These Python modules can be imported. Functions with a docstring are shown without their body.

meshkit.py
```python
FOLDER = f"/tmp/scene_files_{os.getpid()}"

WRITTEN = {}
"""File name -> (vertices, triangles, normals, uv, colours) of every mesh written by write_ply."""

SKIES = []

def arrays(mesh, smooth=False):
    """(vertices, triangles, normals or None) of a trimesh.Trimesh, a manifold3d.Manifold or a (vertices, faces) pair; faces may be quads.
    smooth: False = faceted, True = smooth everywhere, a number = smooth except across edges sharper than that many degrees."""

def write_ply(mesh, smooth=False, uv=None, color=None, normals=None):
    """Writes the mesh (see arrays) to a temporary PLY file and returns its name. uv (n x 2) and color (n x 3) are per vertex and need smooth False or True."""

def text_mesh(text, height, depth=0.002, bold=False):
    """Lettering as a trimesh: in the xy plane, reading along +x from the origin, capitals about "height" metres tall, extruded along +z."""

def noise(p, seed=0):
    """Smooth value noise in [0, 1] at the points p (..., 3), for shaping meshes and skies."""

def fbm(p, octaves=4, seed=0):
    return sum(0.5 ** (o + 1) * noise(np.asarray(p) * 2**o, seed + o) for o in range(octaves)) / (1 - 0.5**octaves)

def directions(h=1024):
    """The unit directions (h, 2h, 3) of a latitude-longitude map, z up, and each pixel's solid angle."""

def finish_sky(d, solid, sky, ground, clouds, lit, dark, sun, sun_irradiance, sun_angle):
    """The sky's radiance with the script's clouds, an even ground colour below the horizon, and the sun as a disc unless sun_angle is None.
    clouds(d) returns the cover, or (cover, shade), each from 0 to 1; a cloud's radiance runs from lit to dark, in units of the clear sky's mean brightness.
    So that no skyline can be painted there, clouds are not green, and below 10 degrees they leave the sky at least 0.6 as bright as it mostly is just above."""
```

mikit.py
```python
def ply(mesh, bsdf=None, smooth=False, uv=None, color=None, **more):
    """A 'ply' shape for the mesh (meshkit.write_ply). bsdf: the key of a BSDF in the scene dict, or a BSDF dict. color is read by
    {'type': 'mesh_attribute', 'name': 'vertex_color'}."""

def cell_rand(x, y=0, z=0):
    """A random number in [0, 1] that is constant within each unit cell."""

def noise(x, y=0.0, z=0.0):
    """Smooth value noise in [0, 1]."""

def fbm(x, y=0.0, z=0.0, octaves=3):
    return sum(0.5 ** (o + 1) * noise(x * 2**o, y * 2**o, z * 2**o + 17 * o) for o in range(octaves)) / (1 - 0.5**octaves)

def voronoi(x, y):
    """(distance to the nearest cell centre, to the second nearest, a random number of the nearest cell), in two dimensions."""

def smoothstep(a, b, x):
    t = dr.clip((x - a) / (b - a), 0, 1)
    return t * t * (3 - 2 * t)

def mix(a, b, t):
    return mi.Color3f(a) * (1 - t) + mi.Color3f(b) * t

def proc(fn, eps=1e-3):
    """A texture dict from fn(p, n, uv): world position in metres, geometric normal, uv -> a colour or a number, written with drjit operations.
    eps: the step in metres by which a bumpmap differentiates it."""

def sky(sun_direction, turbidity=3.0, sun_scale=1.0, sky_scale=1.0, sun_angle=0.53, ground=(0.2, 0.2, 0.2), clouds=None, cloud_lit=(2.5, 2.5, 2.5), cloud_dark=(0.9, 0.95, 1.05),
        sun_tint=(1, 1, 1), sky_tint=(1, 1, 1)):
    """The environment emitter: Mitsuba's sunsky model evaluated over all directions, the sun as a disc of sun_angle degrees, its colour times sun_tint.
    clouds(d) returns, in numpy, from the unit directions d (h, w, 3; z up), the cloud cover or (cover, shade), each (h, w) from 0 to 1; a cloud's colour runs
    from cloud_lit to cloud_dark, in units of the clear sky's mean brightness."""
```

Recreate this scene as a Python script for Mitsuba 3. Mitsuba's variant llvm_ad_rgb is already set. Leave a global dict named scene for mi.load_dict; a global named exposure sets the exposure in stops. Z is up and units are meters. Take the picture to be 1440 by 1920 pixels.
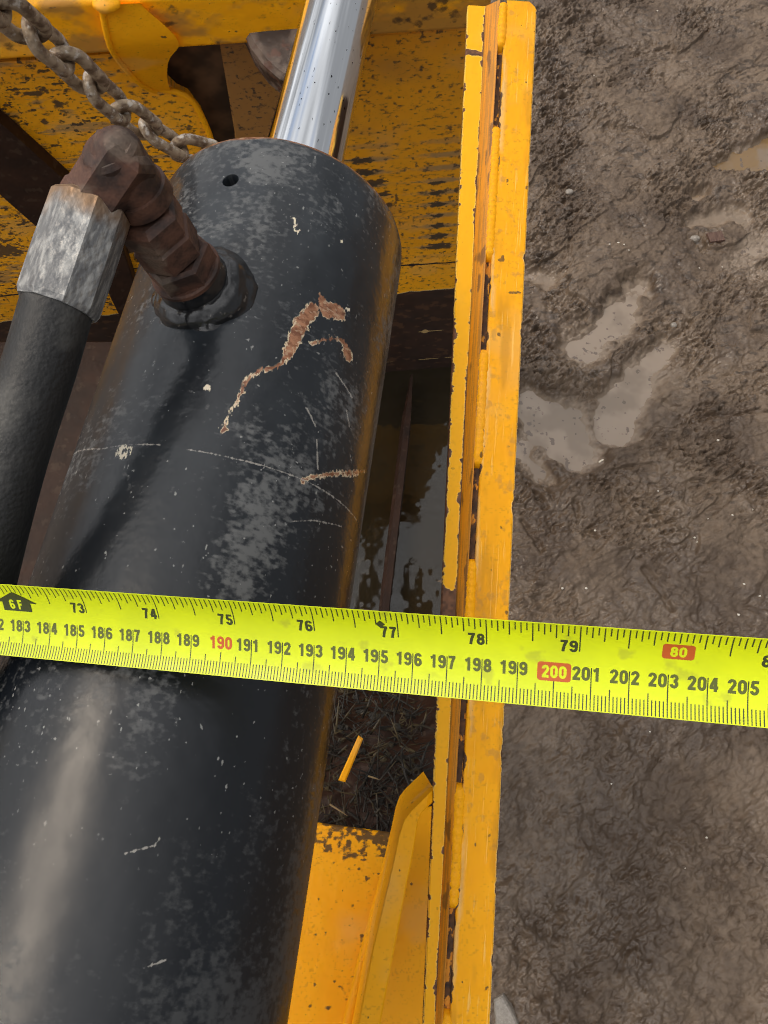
import math, numpy as np, trimesh, mitsuba as mi, drjit as dr, mikit, meshkit, manifold3d as m3
from mikit import noise, fbm, smoothstep, mix, proc
T = mi.ScalarTransform4f
scene, labels = {'type': 'scene'}, {}
rng = np.random.default_rng(7)

# ------------------------------------------------------------------ camera, sky, exposure
W_, H_, FPX = 1440.0, 1920.0, 1444.0
CAM_H, PITCH = 0.85, math.radians(70)
GZ0 = -0.15                                                  # ground level; z = 0 is the height of the frame's foot
C = np.array([0, 0, CAM_H])
F = np.array([0, math.cos(PITCH), -math.sin(PITCH)]); U = np.array([0, math.sin(PITCH), math.cos(PITCH)]); R = np.array([1.0, 0, 0])
scene['camera'] = {'type': 'perspective', 'fov': 2 * math.degrees(math.atan(720 / FPX)), 'fov_axis': 'x', 'near_clip': 0.02, 'far_clip': 600,
                   'to_world': T().look_at(origin=C.tolist(), target=(C + F).tolist(), up=U.tolist()),}


def clouds(d):
    q = d / np.maximum(d[..., 2:3], 0.12)
    n = meshkit.fbm(np.stack([q[..., 0] * 0.9, q[..., 1] * 0.9, 0 * q[..., 0]], -1) + 3.7, 5, 3)
    cover = np.clip((n - 0.20) / 0.14, 0, 1)
    away = np.degrees(np.arccos(np.clip(d @ (np.array(SUN) / np.linalg.norm(SUN)), -1, 1)))          # overcast is brightest round the veiled sun
    shade = np.clip(0.05 + (away / 80) ** 1.15 + 1.9 * (meshkit.fbm(q * 1.3 + 9.1, 4, 5) - 0.5), 0, 1)
    return cover, shade


SUN = (-0.52, 0.12, 0.84)
scene['sky'] = mikit.sky(SUN, turbidity=3, sun_scale=0.22, sun_angle=24, sun_tint=(1, 1, 1.02), clouds=clouds, cloud_lit=(5.0, 5.0, 5.05), cloud_dark=(0.92, 0.94, 0.98))
exposure = 1.9


def ray(x, y): return F + (x - 720) / FPX * R - (y - 960) / FPX * U
def at(x, y, Z): return C + Z * ray(x, y)                  # a point seen at photo pixel (x, y), Z metres deep
def unit(v): v = np.asarray(v, float); return v / np.linalg.norm(v)
def onplane(x, y, O, n): r = ray(x, y); return C + r * (((O - C) @ n) / (r @ n))


# ------------------------------------------------------------------ helpers
def add(key, mesh, mat, smooth=False, label=None, cat=None, group=None, kind=None):
    if key in scene:
        k = 1
        while f'{key}_{k:03d}' in scene: k += 1
        key = f'{key}_{k:03d}'
    scene[key] = mikit.ply(mesh, mat, smooth=smooth)
    tag(key, label, cat, group, kind)
    return key


def tag(key, label=None, cat=None, group=None, kind=None):
    e = {k: v for k, v in (('label', label), ('category', cat), ('group', group), ('kind', kind)) if v}
    if e: labels[key] = e


def basis(axis, ref=(0, 0, 1)):
    a = unit(axis); ref = np.asarray(ref, float)
    if abs(a @ ref) > 0.97: ref = np.array([1.0, 0, 0])
    e1 = unit(np.cross(ref, a)); return e1, np.cross(a, e1), a


def lathe(p, axis, prof, n=48, phase=0.0, ref=(0, 0, 1)):
    """profile [(h, r)...] turned about the axis through p; closed at both ends"""
    e1, e2, a = basis(axis, ref); p = np.asarray(p, float)
    ang = phase + np.arange(n) * 2 * np.pi / n
    ring = np.cos(ang)[:, None] * e1 + np.sin(ang)[:, None] * e2
    v = [p + a * h + ring * r for h, r in prof]
    V = np.vstack(v + [[p + a * prof[0][0]], [p + a * prof[-1][0]]]); f = []
    m = len(prof); j = np.arange(n); j2 = (j + 1) % n
    for i in range(m - 1):
        f += [np.stack([i * n + j, i * n + j2, (i + 1) * n + j2], 1), np.stack([i * n + j, (i + 1) * n + j2, (i + 1) * n + j], 1)]
    f += [np.stack([np.full(n, m * n), j2, j], 1), np.stack([np.full(n, m * n + 1), (m - 1) * n + j, (m - 1) * n + j2], 1)]
    return trimesh.Trimesh(V, np.vstack(f), process=False)


def tube(points, radii, n=24, closed=False):
    p = np.asarray(points, float); k = len(p); radii = np.broadcast_to(radii, (k,))
    t = (np.roll(p, -1, 0) - np.roll(p, 1, 0)) if closed else np.gradient(p, axis=0)
    t /= np.linalg.norm(t, axis=1, keepdims=True)
    e1 = [basis(t[0])[0]]
    for i in range(1, k): e1.append(unit(e1[-1] - t[i] * (e1[-1] @ t[i])))
    e1 = np.array(e1); e2 = np.cross(t, e1); ang = np.arange(n) * 2 * np.pi / n
    V = (p[:, None] + radii[:, None, None] * (np.cos(ang)[None, :, None] * e1[:, None] + np.sin(ang)[None, :, None] * e2[:, None])).reshape(-1, 3)
    f = []; j = np.arange(n); j2 = (j + 1) % n
    for i in range(k if closed else k - 1):
        i2 = (i + 1) % k
        f += [np.stack([i * n + j, i * n + j2, i2 * n + j2], 1), np.stack([i * n + j, i2 * n + j2, i2 * n + j], 1)]
    if not closed:
        V = np.vstack([V, p[:1], p[-1:]]); c = k * n
        f += [np.stack([np.full(n, c), j2, j], 1), np.stack([np.full(n, c + 1), (k - 1) * n + j, (k - 1) * n + j2], 1)]
    return trimesh.Trimesh(V, np.vstack(f), process=False)


def spline(P, n):
    from scipy.interpolate import CubicSpline
    P = np.asarray(P, float); s = np.r_[0, np.cumsum(np.linalg.norm(np.diff(P, axis=0), axis=1))]
    return CubicSpline(s, P)(np.linspace(0, s[-1], n))


def slab(pts, normal, thick, ch=0.001):
    """planar 3-D outline, thick along -normal, its front edge chamfered"""
    from shapely.geometry import Polygon
    pts = np.asarray(pts, float); nrm = unit(normal); O = pts.mean(0); a = unit(pts[1] - pts[0]); a = unit(a - nrm * (a @ nrm)); b = np.cross(nrm, a)
    q = np.stack([(pts - O) @ a, (pts - O) @ b], 1)
    if np.sum(q[:, 0] * np.roll(q[:, 1], -1) - np.roll(q[:, 0], -1) * q[:, 1]) < 0: q = q[::-1]
    e = np.roll(q, -1, 0) - q; e /= np.linalg.norm(e, axis=1, keepdims=True); nl = np.stack([-e[:, 1], e[:, 0]], 1)
    bis = nl + np.roll(nl, 1, 0); bis /= np.maximum((bis * nl).sum(1, keepdims=True), 0.3)
    inner = q + bis * ch
    v2, tri = trimesh.creation.triangulate_polygon(Polygon(inner), engine='earcut')
    v2 = np.asarray(v2)[:, :2]
    idx = np.array([np.argmin(((inner - p) ** 2).sum(1)) for p in v2]); n = len(q)
    up = lambda w, h: O + w[:, :1] * a + w[:, 1:2] * b + h * nrm
    V = np.vstack([up(inner, 0), up(q, -ch), up(q, -thick)])
    tri = idx[np.asarray(tri)]
    ea, eb = inner[tri[:, 1]] - inner[tri[:, 0]], inner[tri[:, 2]] - inner[tri[:, 0]]; ar = ea[:, 0] * eb[:, 1] - ea[:, 1] * eb[:, 0]; tri[ar < 0] = tri[ar < 0][:, ::-1]
    j = np.arange(n); j2 = (j + 1) % n; f = [tri]
    for k in (0, 1):
        f += [np.stack([(k + 1) * n + j, (k + 1) * n + j2, k * n + j2], 1), np.stack([(k + 1) * n + j, k * n + j2, k * n + j], 1)]
    f.append(tri[:, ::-1] + 2 * n)
    return trimesh.Trimesh(V, np.vstack(f), process=False)


def loft(sections):
    """closed cross-sections (k, m, 3) skinned along, capped with fans"""
    S = np.asarray(sections, float); k, m = S.shape[:2]; V = S.reshape(-1, 3); f = []; j = np.arange(m); j2 = (j + 1) % m
    for i in range(k - 1):
        f += [np.stack([i * m + j, i * m + j2, (i + 1) * m + j2], 1), np.stack([i * m + j, (i + 1) * m + j2, (i + 1) * m + j], 1)]
    V = np.vstack([V, S[0].mean(0)[None], S[-1].mean(0)[None]]); c = k * m
    f += [np.stack([np.full(m, c), j2, j], 1), np.stack([np.full(m, c + 1), (k - 1) * m + j, (k - 1) * m + j2], 1)]
    return trimesh.Trimesh(V, np.vstack(f), process=False)


def man(mesh):
    mesh = mesh.copy(); mesh.merge_vertices(digits_vertex=7)
    if mesh.volume < 0: mesh.invert()
    return m3.Manifold(m3.Mesh(np.asarray(mesh.vertices, np.float32), np.asarray(mesh.faces, np.uint32)))


def unman(m): q = m.to_mesh(); return trimesh.Trimesh(q.vert_properties[:, :3], q.tri_verts, process=False)
cat = trimesh.util.concatenate


def rough(mesh, amp, freq, seed=0, size=None):
    if size: mesh = mesh.subdivide_to_size(size)
    mesh = trimesh.Trimesh(mesh.vertices, mesh.faces, process=True)
    mesh.vertices = mesh.vertices + mesh.vertex_normals * ((meshkit.fbm(np.asarray(mesh.vertices) * freq, 3, seed) - 0.5) * 2 * amp)[:, None]
    return mesh


# ------------------------------------------------------------------ key frames
AX = unit([0.12278595, 0.98715389, -0.10222922])            # hydraulic cylinder axis
RC = 0.0656
A0 = C + np.array([-0.28269844, -0.06395112, -0.95707463]) * RC / 0.19982
E1 = unit(np.cross(AX, [0, 0, 1])); E2 = np.cross(E1, AX)
S_END = 0.3125


def cp(s, th, r=RC): return A0 + AX * s + r * (math.sin(th) * E1 + math.cos(th) * E2)
def cyl_hit(x, y):
    q = ray(x, y); o = C - A0; qa = q - AX * (q @ AX); oa = o - AX * (o @ AX)
    a, b, c = qa @ qa, 2 * qa @ oa, oa @ oa - RC * RC
    t = (-b - math.sqrt(max(b * b - 4 * a * c, 0))) / 2 / a; w = C + q * t - A0; s = w @ AX; w = w - AX * s
    return float(s), math.atan2(w @ E1, w @ E2) * RC, float(t)


# back plate: leans away from the camera, foot on the ground
def onz(x, y, z=GZ0): r = ray(x, y); return C + r * ((z - CAM_H) / r[2])
PB0, PB1 = onz(0, 115, 0.415), onz(880, 57, 0.415)           # lower front edge of the cross beam
TU, TV, foot = unit(PB1 - PB0), np.array([0, 0, 1.0]), onz(790, 692)
TN = unit(np.cross(TU, TV)); TN = TN if TN @ (C - PB1) > 0 else -TN
PO = foot


def pl(x, y, off=0.0): return onplane(x, y, PO + TN * off, TN)
def puv(x, y): q = pl(x, y) - PO; return float(q @ TU), float(q @ TV)
# side rail
DR = unit(F + 0.423 * R + 5.512 * U)
RP0 = at(1007.5 - 0.0462 * 960, 960, 0.42)
RN = unit(unit(C - RP0) - DR * (unit(C - RP0) @ DR) + 0.0 * R); RN = unit(np.cross(R - DR * (R @ DR), DR)); RN = RN if RN @ (C - RP0) > 0 else -RN
RA = unit(np.cross(DR, RN)); RA = RA if RA @ R > 0 else -RA


def rail_t(y): q = 960 - y; return float(0.42 * q / (FPX * (DR @ U) - q * (DR @ F)))


# ------------------------------------------------------------------ materials
def dot3(p, v, o=None):
    o = np.zeros(3) if o is None else o
    return (p.x - float(o[0])) * float(v[0]) + (p.y - float(o[1])) * float(v[1]) + (p.z - float(o[2])) * float(v[2])


def sdf_lines(u, v, segs):
    """signed distance to tapered strokes [(u0, v0, r0, u1, v1, r1)...]"""
    d = mi.Float(9.0)
    for a, b, r0, c, e, r1 in segs:
        du, dv = c - a, e - b; L = max(du * du + dv * dv, 1e-12)
        t = dr.clip(((u - a) * du + (v - b) * dv) / L, 0, 1)
        d = dr.minimum(d, dr.sqrt(dr.square(u - a - t * du) + dr.square(v - b - t * dv)) - (r0 + t * (r1 - r0)))
    return d


def bsdf(name, color, rough=0.5, metallic=0.0, spec=0.5, bump=None, scale=1.0, eps=5e-4, **more):
    d = {'type': 'principled', 'base_color': proc(color) if callable(color) else {'type': 'rgb', 'value': list(color)},
         'roughness': proc(rough) if callable(rough) else rough, 'metallic': proc(metallic) if callable(metallic) else metallic, 'specular': spec, **more}
    if bump is not None: d = {'type': 'bumpmap', 'arbitrary': proc(bump, eps), 'scale': scale, 'bsdf': d}
    scene[name] = {'type': 'twosided', 'bsdf': d}


YEL = (0.90, 0.375, 0.002)
DIRT = (0.055, 0.036, 0.022)


def yellow(p, n, uv):
    g = fbm(p.x * 90, p.y * 90, p.z * 90, 3); s = noise(p.x * 900, p.y * 900, p.z * 900); w = fbm(p.x * 25 + 7, p.y * 25, p.z * 25, 4)
    c = mix(YEL, (0.92, 0.42, 0.004), g)
    c = mix(c, (0.50, 0.22, 0.01), 0.45 * smoothstep(0.62, 0.85, s) * smoothstep(0.35, 0.65, g))
    c = mix(c, (0.62, 0.40, 0.17), 0.25 * smoothstep(0.56, 0.74, w))
    return mix(c, DIRT, 0.8 * smoothstep(0.775, 0.80, fbm(p.x * 260, p.y * 200, p.z * 260, 3)))


bsdf('mat_yellow', yellow, lambda p, n, uv: 0.36 + 0.25 * fbm(p.x * 60, p.y * 60, p.z * 60, 3), spec=0.2, bump=lambda p, n, uv: fbm(p.x * 350, p.y * 350, p.z * 350, 2), scale=0.00025)

# ledge strip of the rail: chipped along both edges (coordinates along and across the rail)
T_BARE0, T_BARE1 = rail_t(1108), rail_t(1312)
CHIP = [(rail_t(92), 0.0, 0.0022, rail_t(95), 0.012, 0.0018)]


def wA(t): return 0.0083 + 0.009 * t
def wM(t): return 0.0089 + 0.009 * t
WB = 0.0195


def strip(p, n, uv):
    t = dot3(p, DR, RP0); a = dot3(p, RA, RP0) + WB + wM(t) + wA(t)
    c = mix(yellow(p, n, uv), (0.92, 0.47, 0.006), 0.55)  # yellower mix: the stronger light on the ledge is painted in
    edge = dr.minimum(a, wA(t) - a)
    sd_ = dr.select(a < wA(t) - a, 0.0, 7.3)
    gate = smoothstep(0.42, 0.66, fbm(t * 17, sd_, 9.0, 3))
    k = gate * (0.0040 * smoothstep(0.50, 0.86, fbm(t * 95, sd_, 0.5, 5)) + 0.0006) + 0.0012 * smoothstep(0.60, 0.80, fbm(t * 330, sd_, 4.0, 3)) - edge + 0.0005 * (noise(t * 900, a * 900) - 0.5)
    k = dr.maximum(k, -sdf_lines(t, a, CHIP) + 0.0012 * (noise(t * 500, a * 500) - 0.5))
    b = dr.minimum(t - T_BARE1, T_BARE0 - t) + 0.010 * (fbm(t * 90, a * 260, 1.0, 3) - 0.5)
    k = dr.maximum(k, b)
    c = mix(c, (0.88, 0.58, 0.12), 0.8 * smoothstep(-0.0006, -0.0001, k))
    return mix(c, mix((0.075, 0.035, 0.02), (0.2, 0.09, 0.045), noise(t * 700, a * 700)), smoothstep(-0.0001, 0.0002, k))


bsdf('mat_strip', strip, 0.45, spec=0.2, bump=lambda p, n, uv: fbm(p.x * 350, p.y * 350, p.z * 350, 2), scale=0.0003)


def web(p, n, uv):
    t = dot3(p, DR, RP0); a = dot3(p, RA, RP0)
    l = fbm(t * 30, a * 2200, 0.0, 3)
    return mix(mix((0.66, 0.25, 0.008), (0.40, 0.17, 0.02), smoothstep(0.35, 0.75, l)), (0.10, 0.05, 0.02), 0.7 * smoothstep(0.66, 0.75, fbm(t * 60, a * 500, 3.0, 3)))  # browner than the flange: the shade on the bevel is put into its colour


bsdf('mat_web', web, 0.5)


def flange(p, n, uv):
    t = dot3(p, DR, RP0); a = -dot3(p, RA, RP0)          # 0 at the outer arris, WB at the slot
    c = yellow(p, n, uv)
    k = 0.0013 * smoothstep(0.52, 0.85, fbm(t * 120 + 3, 0.4, 2.0, 4)) - a + 0.0004 * (noise(t * 900, a * 900) - 0.5)
    k2 = 0.0018 * smoothstep(0.55, 0.85, fbm(t * 90 + 8, 0.2, 6.0, 4)) - (WB - a)
    c = mix(c, (0.46, 0.20, 0.012), 0.45 * smoothstep(0.52, 0.74, fbm(t * 26, a * 110, 3.0, 4)))
    c = mix(c, (0.30, 0.17, 0.06), 0.35 * smoothstep(0.66, 0.80, fbm(t * 150, a * 190, 8.0, 4)))
    c = mix(c, (0.92, 0.62, 0.2), 0.4 * smoothstep(0.70, 0.80, fbm(t * 45, a * 1400, 5.0, 3)))
    c = mix(c, (0.72, 0.5, 0.22), 0.55 * smoothstep(0.0045, 0.001, WB - a) * smoothstep(0.45, 0.65, fbm(t * 40, a * 300, 1.0, 3)))
    c = mix(c, (0.88, 0.62, 0.2), 0.7 * smoothstep(-0.0006, -0.0001, k))
    return mix(c, (0.10, 0.055, 0.03), smoothstep(-0.0001, 0.0002, dr.maximum(k, k2)))


bsdf('mat_flange', flange, lambda p, n, uv: 0.40 + 0.2 * fbm(p.x * 60, p.y * 60, p.z * 60, 3), spec=0.2, bump=lambda p, n, uv: fbm(p.x * 350, p.y * 350, p.z * 350, 2), scale=0.0003)

def slot(p, n, uv):
    t, a = dot3(p, DR, RP0), dot3(p, RA, RP0)
    c = mix((0.035, 0.018, 0.010), (0.13, 0.055, 0.018), noise(t * 500, a * 500))
    return mix(c, (0.70, 0.28, 0.02), smoothstep(0.56, 0.64, fbm(t * 190, a * 420, 2.0, 4) + 0.03 * (a + WB) / SL))


SL = 0.0033
bsdf('mat_slot', slot, 0.7, bump=lambda p, n, uv: fbm(p.x * 600, p.y * 600, p.z * 600, 3), scale=0.0012)

# back plate: rub marks, chips, rust below the torn paint edge
V_TEAR, V_CRACK = puv(800, 547)[1], puv(800, 495)[1]
MARKS = [(679, 302, 24, 6), (684, 323, 26, 7), (698, 344, 27, 7), (710, 365, 24, 6), (724, 385, 18, 5), (818, 343, 14, 4), (819, 361, 15, 5), (820, 383, 17, 5), (821, 404, 12, 3), (821, 423, 13, 5),
         (822, 443, 19, 6), (824, 462, 24, 7), (10, 470, 38, 14), (235, 470, 22, 6), (60, 175, 30, 5), (10, 225, 26, 14), (95, 335, 30, 9), (110, 195, 12, 6), (85, 228, 8, 5), (150, 350, 10, 7)]
MK = []
for x, y, rx, ry in MARKS:
    u0, v0 = puv(x, y); u1, _ = puv(x + rx, y); _, v1 = puv(x, y - ry); MK.append((u0, v0, u1 - u0, abs(v1 - v0)))
PITCH_V = abs(puv(820, 443)[1] - puv(820, 361)[1]) / 4; V_B0 = puv(820, 443)[1]; U_C1 = puv(690, 340)[0]; U_C2 = puv(822, 420)[0]
V_BT, V_BB = puv(820, 270)[1], puv(820, 480)[1]; U_LEFT = puv(400, 300)[0]; U_R0 = puv(470, 200)[0]; V_LINE1, V_LINE2 = puv(790, 622)[1], puv(790, 674)[1]


def plate(p, n, uv):
    u, v = dot3(p, TU, PO), dot3(p, TV, PO)
    c = yellow(p, n, uv)
    fine = fbm(u * 260, v * 420, 1.0, 3); st = fbm(u * 45, v * 260, 2.0, 4); big = fbm(u * 14, v * 18, 5.0, 3)
    inband = smoothstep(V_BB - 0.012, V_BB + 0.02, v) * smoothstep(V_BT + 0.03, V_BT - 0.02, v)
    stripe = 0.5 + 0.5 * dr.cos((v - V_B0) / PITCH_V * 2 * math.pi)
    left = smoothstep(U_LEFT + 0.02, U_LEFT - 0.02, u)
    col = dr.exp(-dr.square((u - U_C1) / 0.022)) + dr.exp(-dr.square((u - U_C2) / 0.022))
    pale = inband * (1 - left) * smoothstep(0.55, 1.0, stripe * (0.45 + 0.5 * col) + 0.5 * (fine - 0.35) + 0.1)
    pale = dr.maximum(pale, left * 0.8 * smoothstep(0.56, 0.70, st + 0.25 * (big - 0.5)))
    # brown tint: shade painted in towards the rod and the top, over some dust
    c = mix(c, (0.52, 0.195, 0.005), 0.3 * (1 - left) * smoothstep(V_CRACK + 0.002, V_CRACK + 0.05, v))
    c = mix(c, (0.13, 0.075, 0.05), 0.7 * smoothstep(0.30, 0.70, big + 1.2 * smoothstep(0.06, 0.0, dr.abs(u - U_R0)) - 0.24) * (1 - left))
    c = mix(c, (0.27, 0.19, 0.10), 0.75 * pale)
    m = mi.Float(0)
    for u0, v0, ru, rv in MK: m = dr.maximum(m, 1.25 - dr.sqrt(dr.square((u - u0) / ru) + dr.square((v - v0) / rv)))
    dark = 0.9 * smoothstep(0.10, 0.55, m + 1.5 * (fine - 0.5))
    dark = dr.maximum(dark, left * 0.92 * smoothstep(0.655, 0.725, fbm(u * 150, v * 330, 7.0, 5) + 0.42 * (fbm(u * 22, v * 26, 8.0, 3) - 0.55)))
    dark = dr.maximum(dark, 0.8 * smoothstep(0.745, 0.80, fbm(u * 210 + 4, v * 180, 9.0, 4) + 0.3 * (fbm(u * 20, v * 20, 12.0, 3) - 0.58)))
    c = mix(c, (0.035, 0.027, 0.02), dark)
    # crack line and torn lower edge
    cr = dr.abs(v - V_CRACK + 0.003 * (fbm(u * 60, 0.3, 0.1, 2) - 0.5)) - 0.0011 - 0.004 * smoothstep(0.60, 0.85, fbm(u * 45, v * 20, 3.0, 3))
    c = mix(c, (0.028, 0.016, 0.01), smoothstep(0.0005, -0.0003, cr))
    e = v - V_TEAR - 0.022 * (fbm(u * 22, 0.7, 0.0, 4) - 0.5)
    rust = mix(mix((0.045, 0.020, 0.011), (0.022, 0.012, 0.008), fbm(u * 70, v * 70, 0.0, 3)), (0.10, 0.045, 0.02), 0.6 * smoothstep(0.60, 0.75, fbm(u * 90, v * 160, 4.0, 3)))
    ln = dr.minimum(dr.abs(v - V_LINE1), dr.abs(v - V_LINE2)) - 0.0006 - 0.004 * smoothstep(0.66, 0.85, fbm(u * 60, v * 9, 2.0, 2))
    rust = mix(rust, (0.45, 0.30, 0.12), smoothstep(0.0004, -0.0002, ln) * smoothstep(0.45, 0.62, noise(u * 70, v * 8)))
    c = mix(c, (0.62, 0.45, 0.2), smoothstep(0.0016, 0.0006, e))
    return mix(c, rust, smoothstep(0.0004, -0.0002, e))


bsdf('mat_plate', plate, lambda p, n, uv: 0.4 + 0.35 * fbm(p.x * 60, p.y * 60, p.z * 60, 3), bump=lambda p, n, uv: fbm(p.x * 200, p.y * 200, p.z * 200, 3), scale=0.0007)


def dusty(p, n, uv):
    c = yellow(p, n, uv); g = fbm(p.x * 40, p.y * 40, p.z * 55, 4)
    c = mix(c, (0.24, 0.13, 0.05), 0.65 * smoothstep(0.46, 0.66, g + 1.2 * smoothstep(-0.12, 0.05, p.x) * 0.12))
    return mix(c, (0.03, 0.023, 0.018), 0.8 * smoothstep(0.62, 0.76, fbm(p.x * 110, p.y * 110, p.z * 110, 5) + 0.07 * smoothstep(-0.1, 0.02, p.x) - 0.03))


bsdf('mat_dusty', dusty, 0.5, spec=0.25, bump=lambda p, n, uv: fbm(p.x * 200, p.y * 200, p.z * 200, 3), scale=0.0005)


def rusty(p, n, uv):
    g = fbm(p.x * 120, p.y * 120, p.z * 120, 4); f = noise(p.x * 1400, p.y * 1400, p.z * 1400)
    c = mix((0.026, 0.012, 0.008), (0.098, 0.042, 0.025), smoothstep(0.3, 0.7, g))
    c = mix(c, (0.20, 0.15, 0.11), 0.4 * smoothstep(0.58, 0.72, fbm(p.x * 70 + 5, p.y * 70, p.z * 70, 4)))
    return c * (0.75 + 0.5 * f)


bsdf('mat_rust', rusty, 0.62, bump=lambda p, n, uv: fbm(p.x * 700, p.y * 700, p.z * 700, 3), scale=0.00016, eps=2e-4)


def lugc(p, n, uv):
    g = fbm(p.x * 80, p.y * 80, p.z * 80, 4)
    return mix(mix((0.035, 0.020, 0.014), (0.15, 0.11, 0.085), smoothstep(0.35, 0.62, g)), (0.10, 0.04, 0.025), 0.7 * smoothstep(0.55, 0.7, fbm(p.x * 150, p.y * 150, p.z * 150, 3)))


bsdf('mat_lug', lugc, 0.6, bump=lambda p, n, uv: fbm(p.x * 300, p.y * 300, p.z * 300, 3), scale=0.0008)


def darkrust(p, n, uv):
    g = fbm(p.x * 60, p.y * 60, p.z * 60, 4)
    return mix(mix((0.012, 0.007, 0.005), (0.045, 0.019, 0.010), g), (0.07, 0.045, 0.028), 0.4 * smoothstep(0.6, 0.75, fbm(p.x * 150, p.y * 150, p.z * 150, 3)))


bsdf('mat_darkrust', darkrust, 0.6, bump=lambda p, n, uv: fbm(p.x * 300, p.y * 300, p.z * 300, 3), scale=0.0006, spec=0.25)


bsdf('mat_rear', lambda p, n, uv: mix((0.05, 0.026, 0.012), (0.16, 0.085, 0.04), smoothstep(0.35, 0.7, fbm(p.x * 50, p.y * 50, p.z * 50, 4))), 0.6)

# black barrel with rust scratches (coordinates: along s, round w)
def strokes(chains):
    out = []
    for ch in chains:
        q = []
        for x, y, r in ch: s, w, t = cyl_hit(x, y); q.append((s, w, r * t / FPX))
        if len(q) == 1: q = q * 2
        out += [(*a, *b) for a, b in zip(q[:-1], q[1:])]
    return out


BIG = strokes([[(600, 552, 4), (612, 580, 18), (636, 586, 16)], [(588, 578, 13), (566, 605, 14), (552, 635, 13), (540, 662, 9), (530, 680, 5), (512, 690, 4.5), (488, 693, 4), (466, 709, 4), (455, 730, 3), (440, 762, 2), (427, 782, 1.2), (420, 800, 1)], [(419, 806, 6)],
               [(582, 644, 2), (610, 637, 3), (634, 634, 4), (648, 648, 9), (653, 666, 13)], [(566, 901, 4), (590, 893, 4), (628, 888, 4), (655, 887, 6), (683, 884, 1.5)], [(428, 515, 9), (440, 505, 7)]])
CREAM = strokes([[(231, 846, 14)], [(552, 410, 1.8), (552, 428, 2), (561, 437, 1)], [(390, 726, 4.5)], [(640, 452, 4)], [(652, 580, 3)]])
HOLE = strokes([[(233, 845, 6)]])
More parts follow.
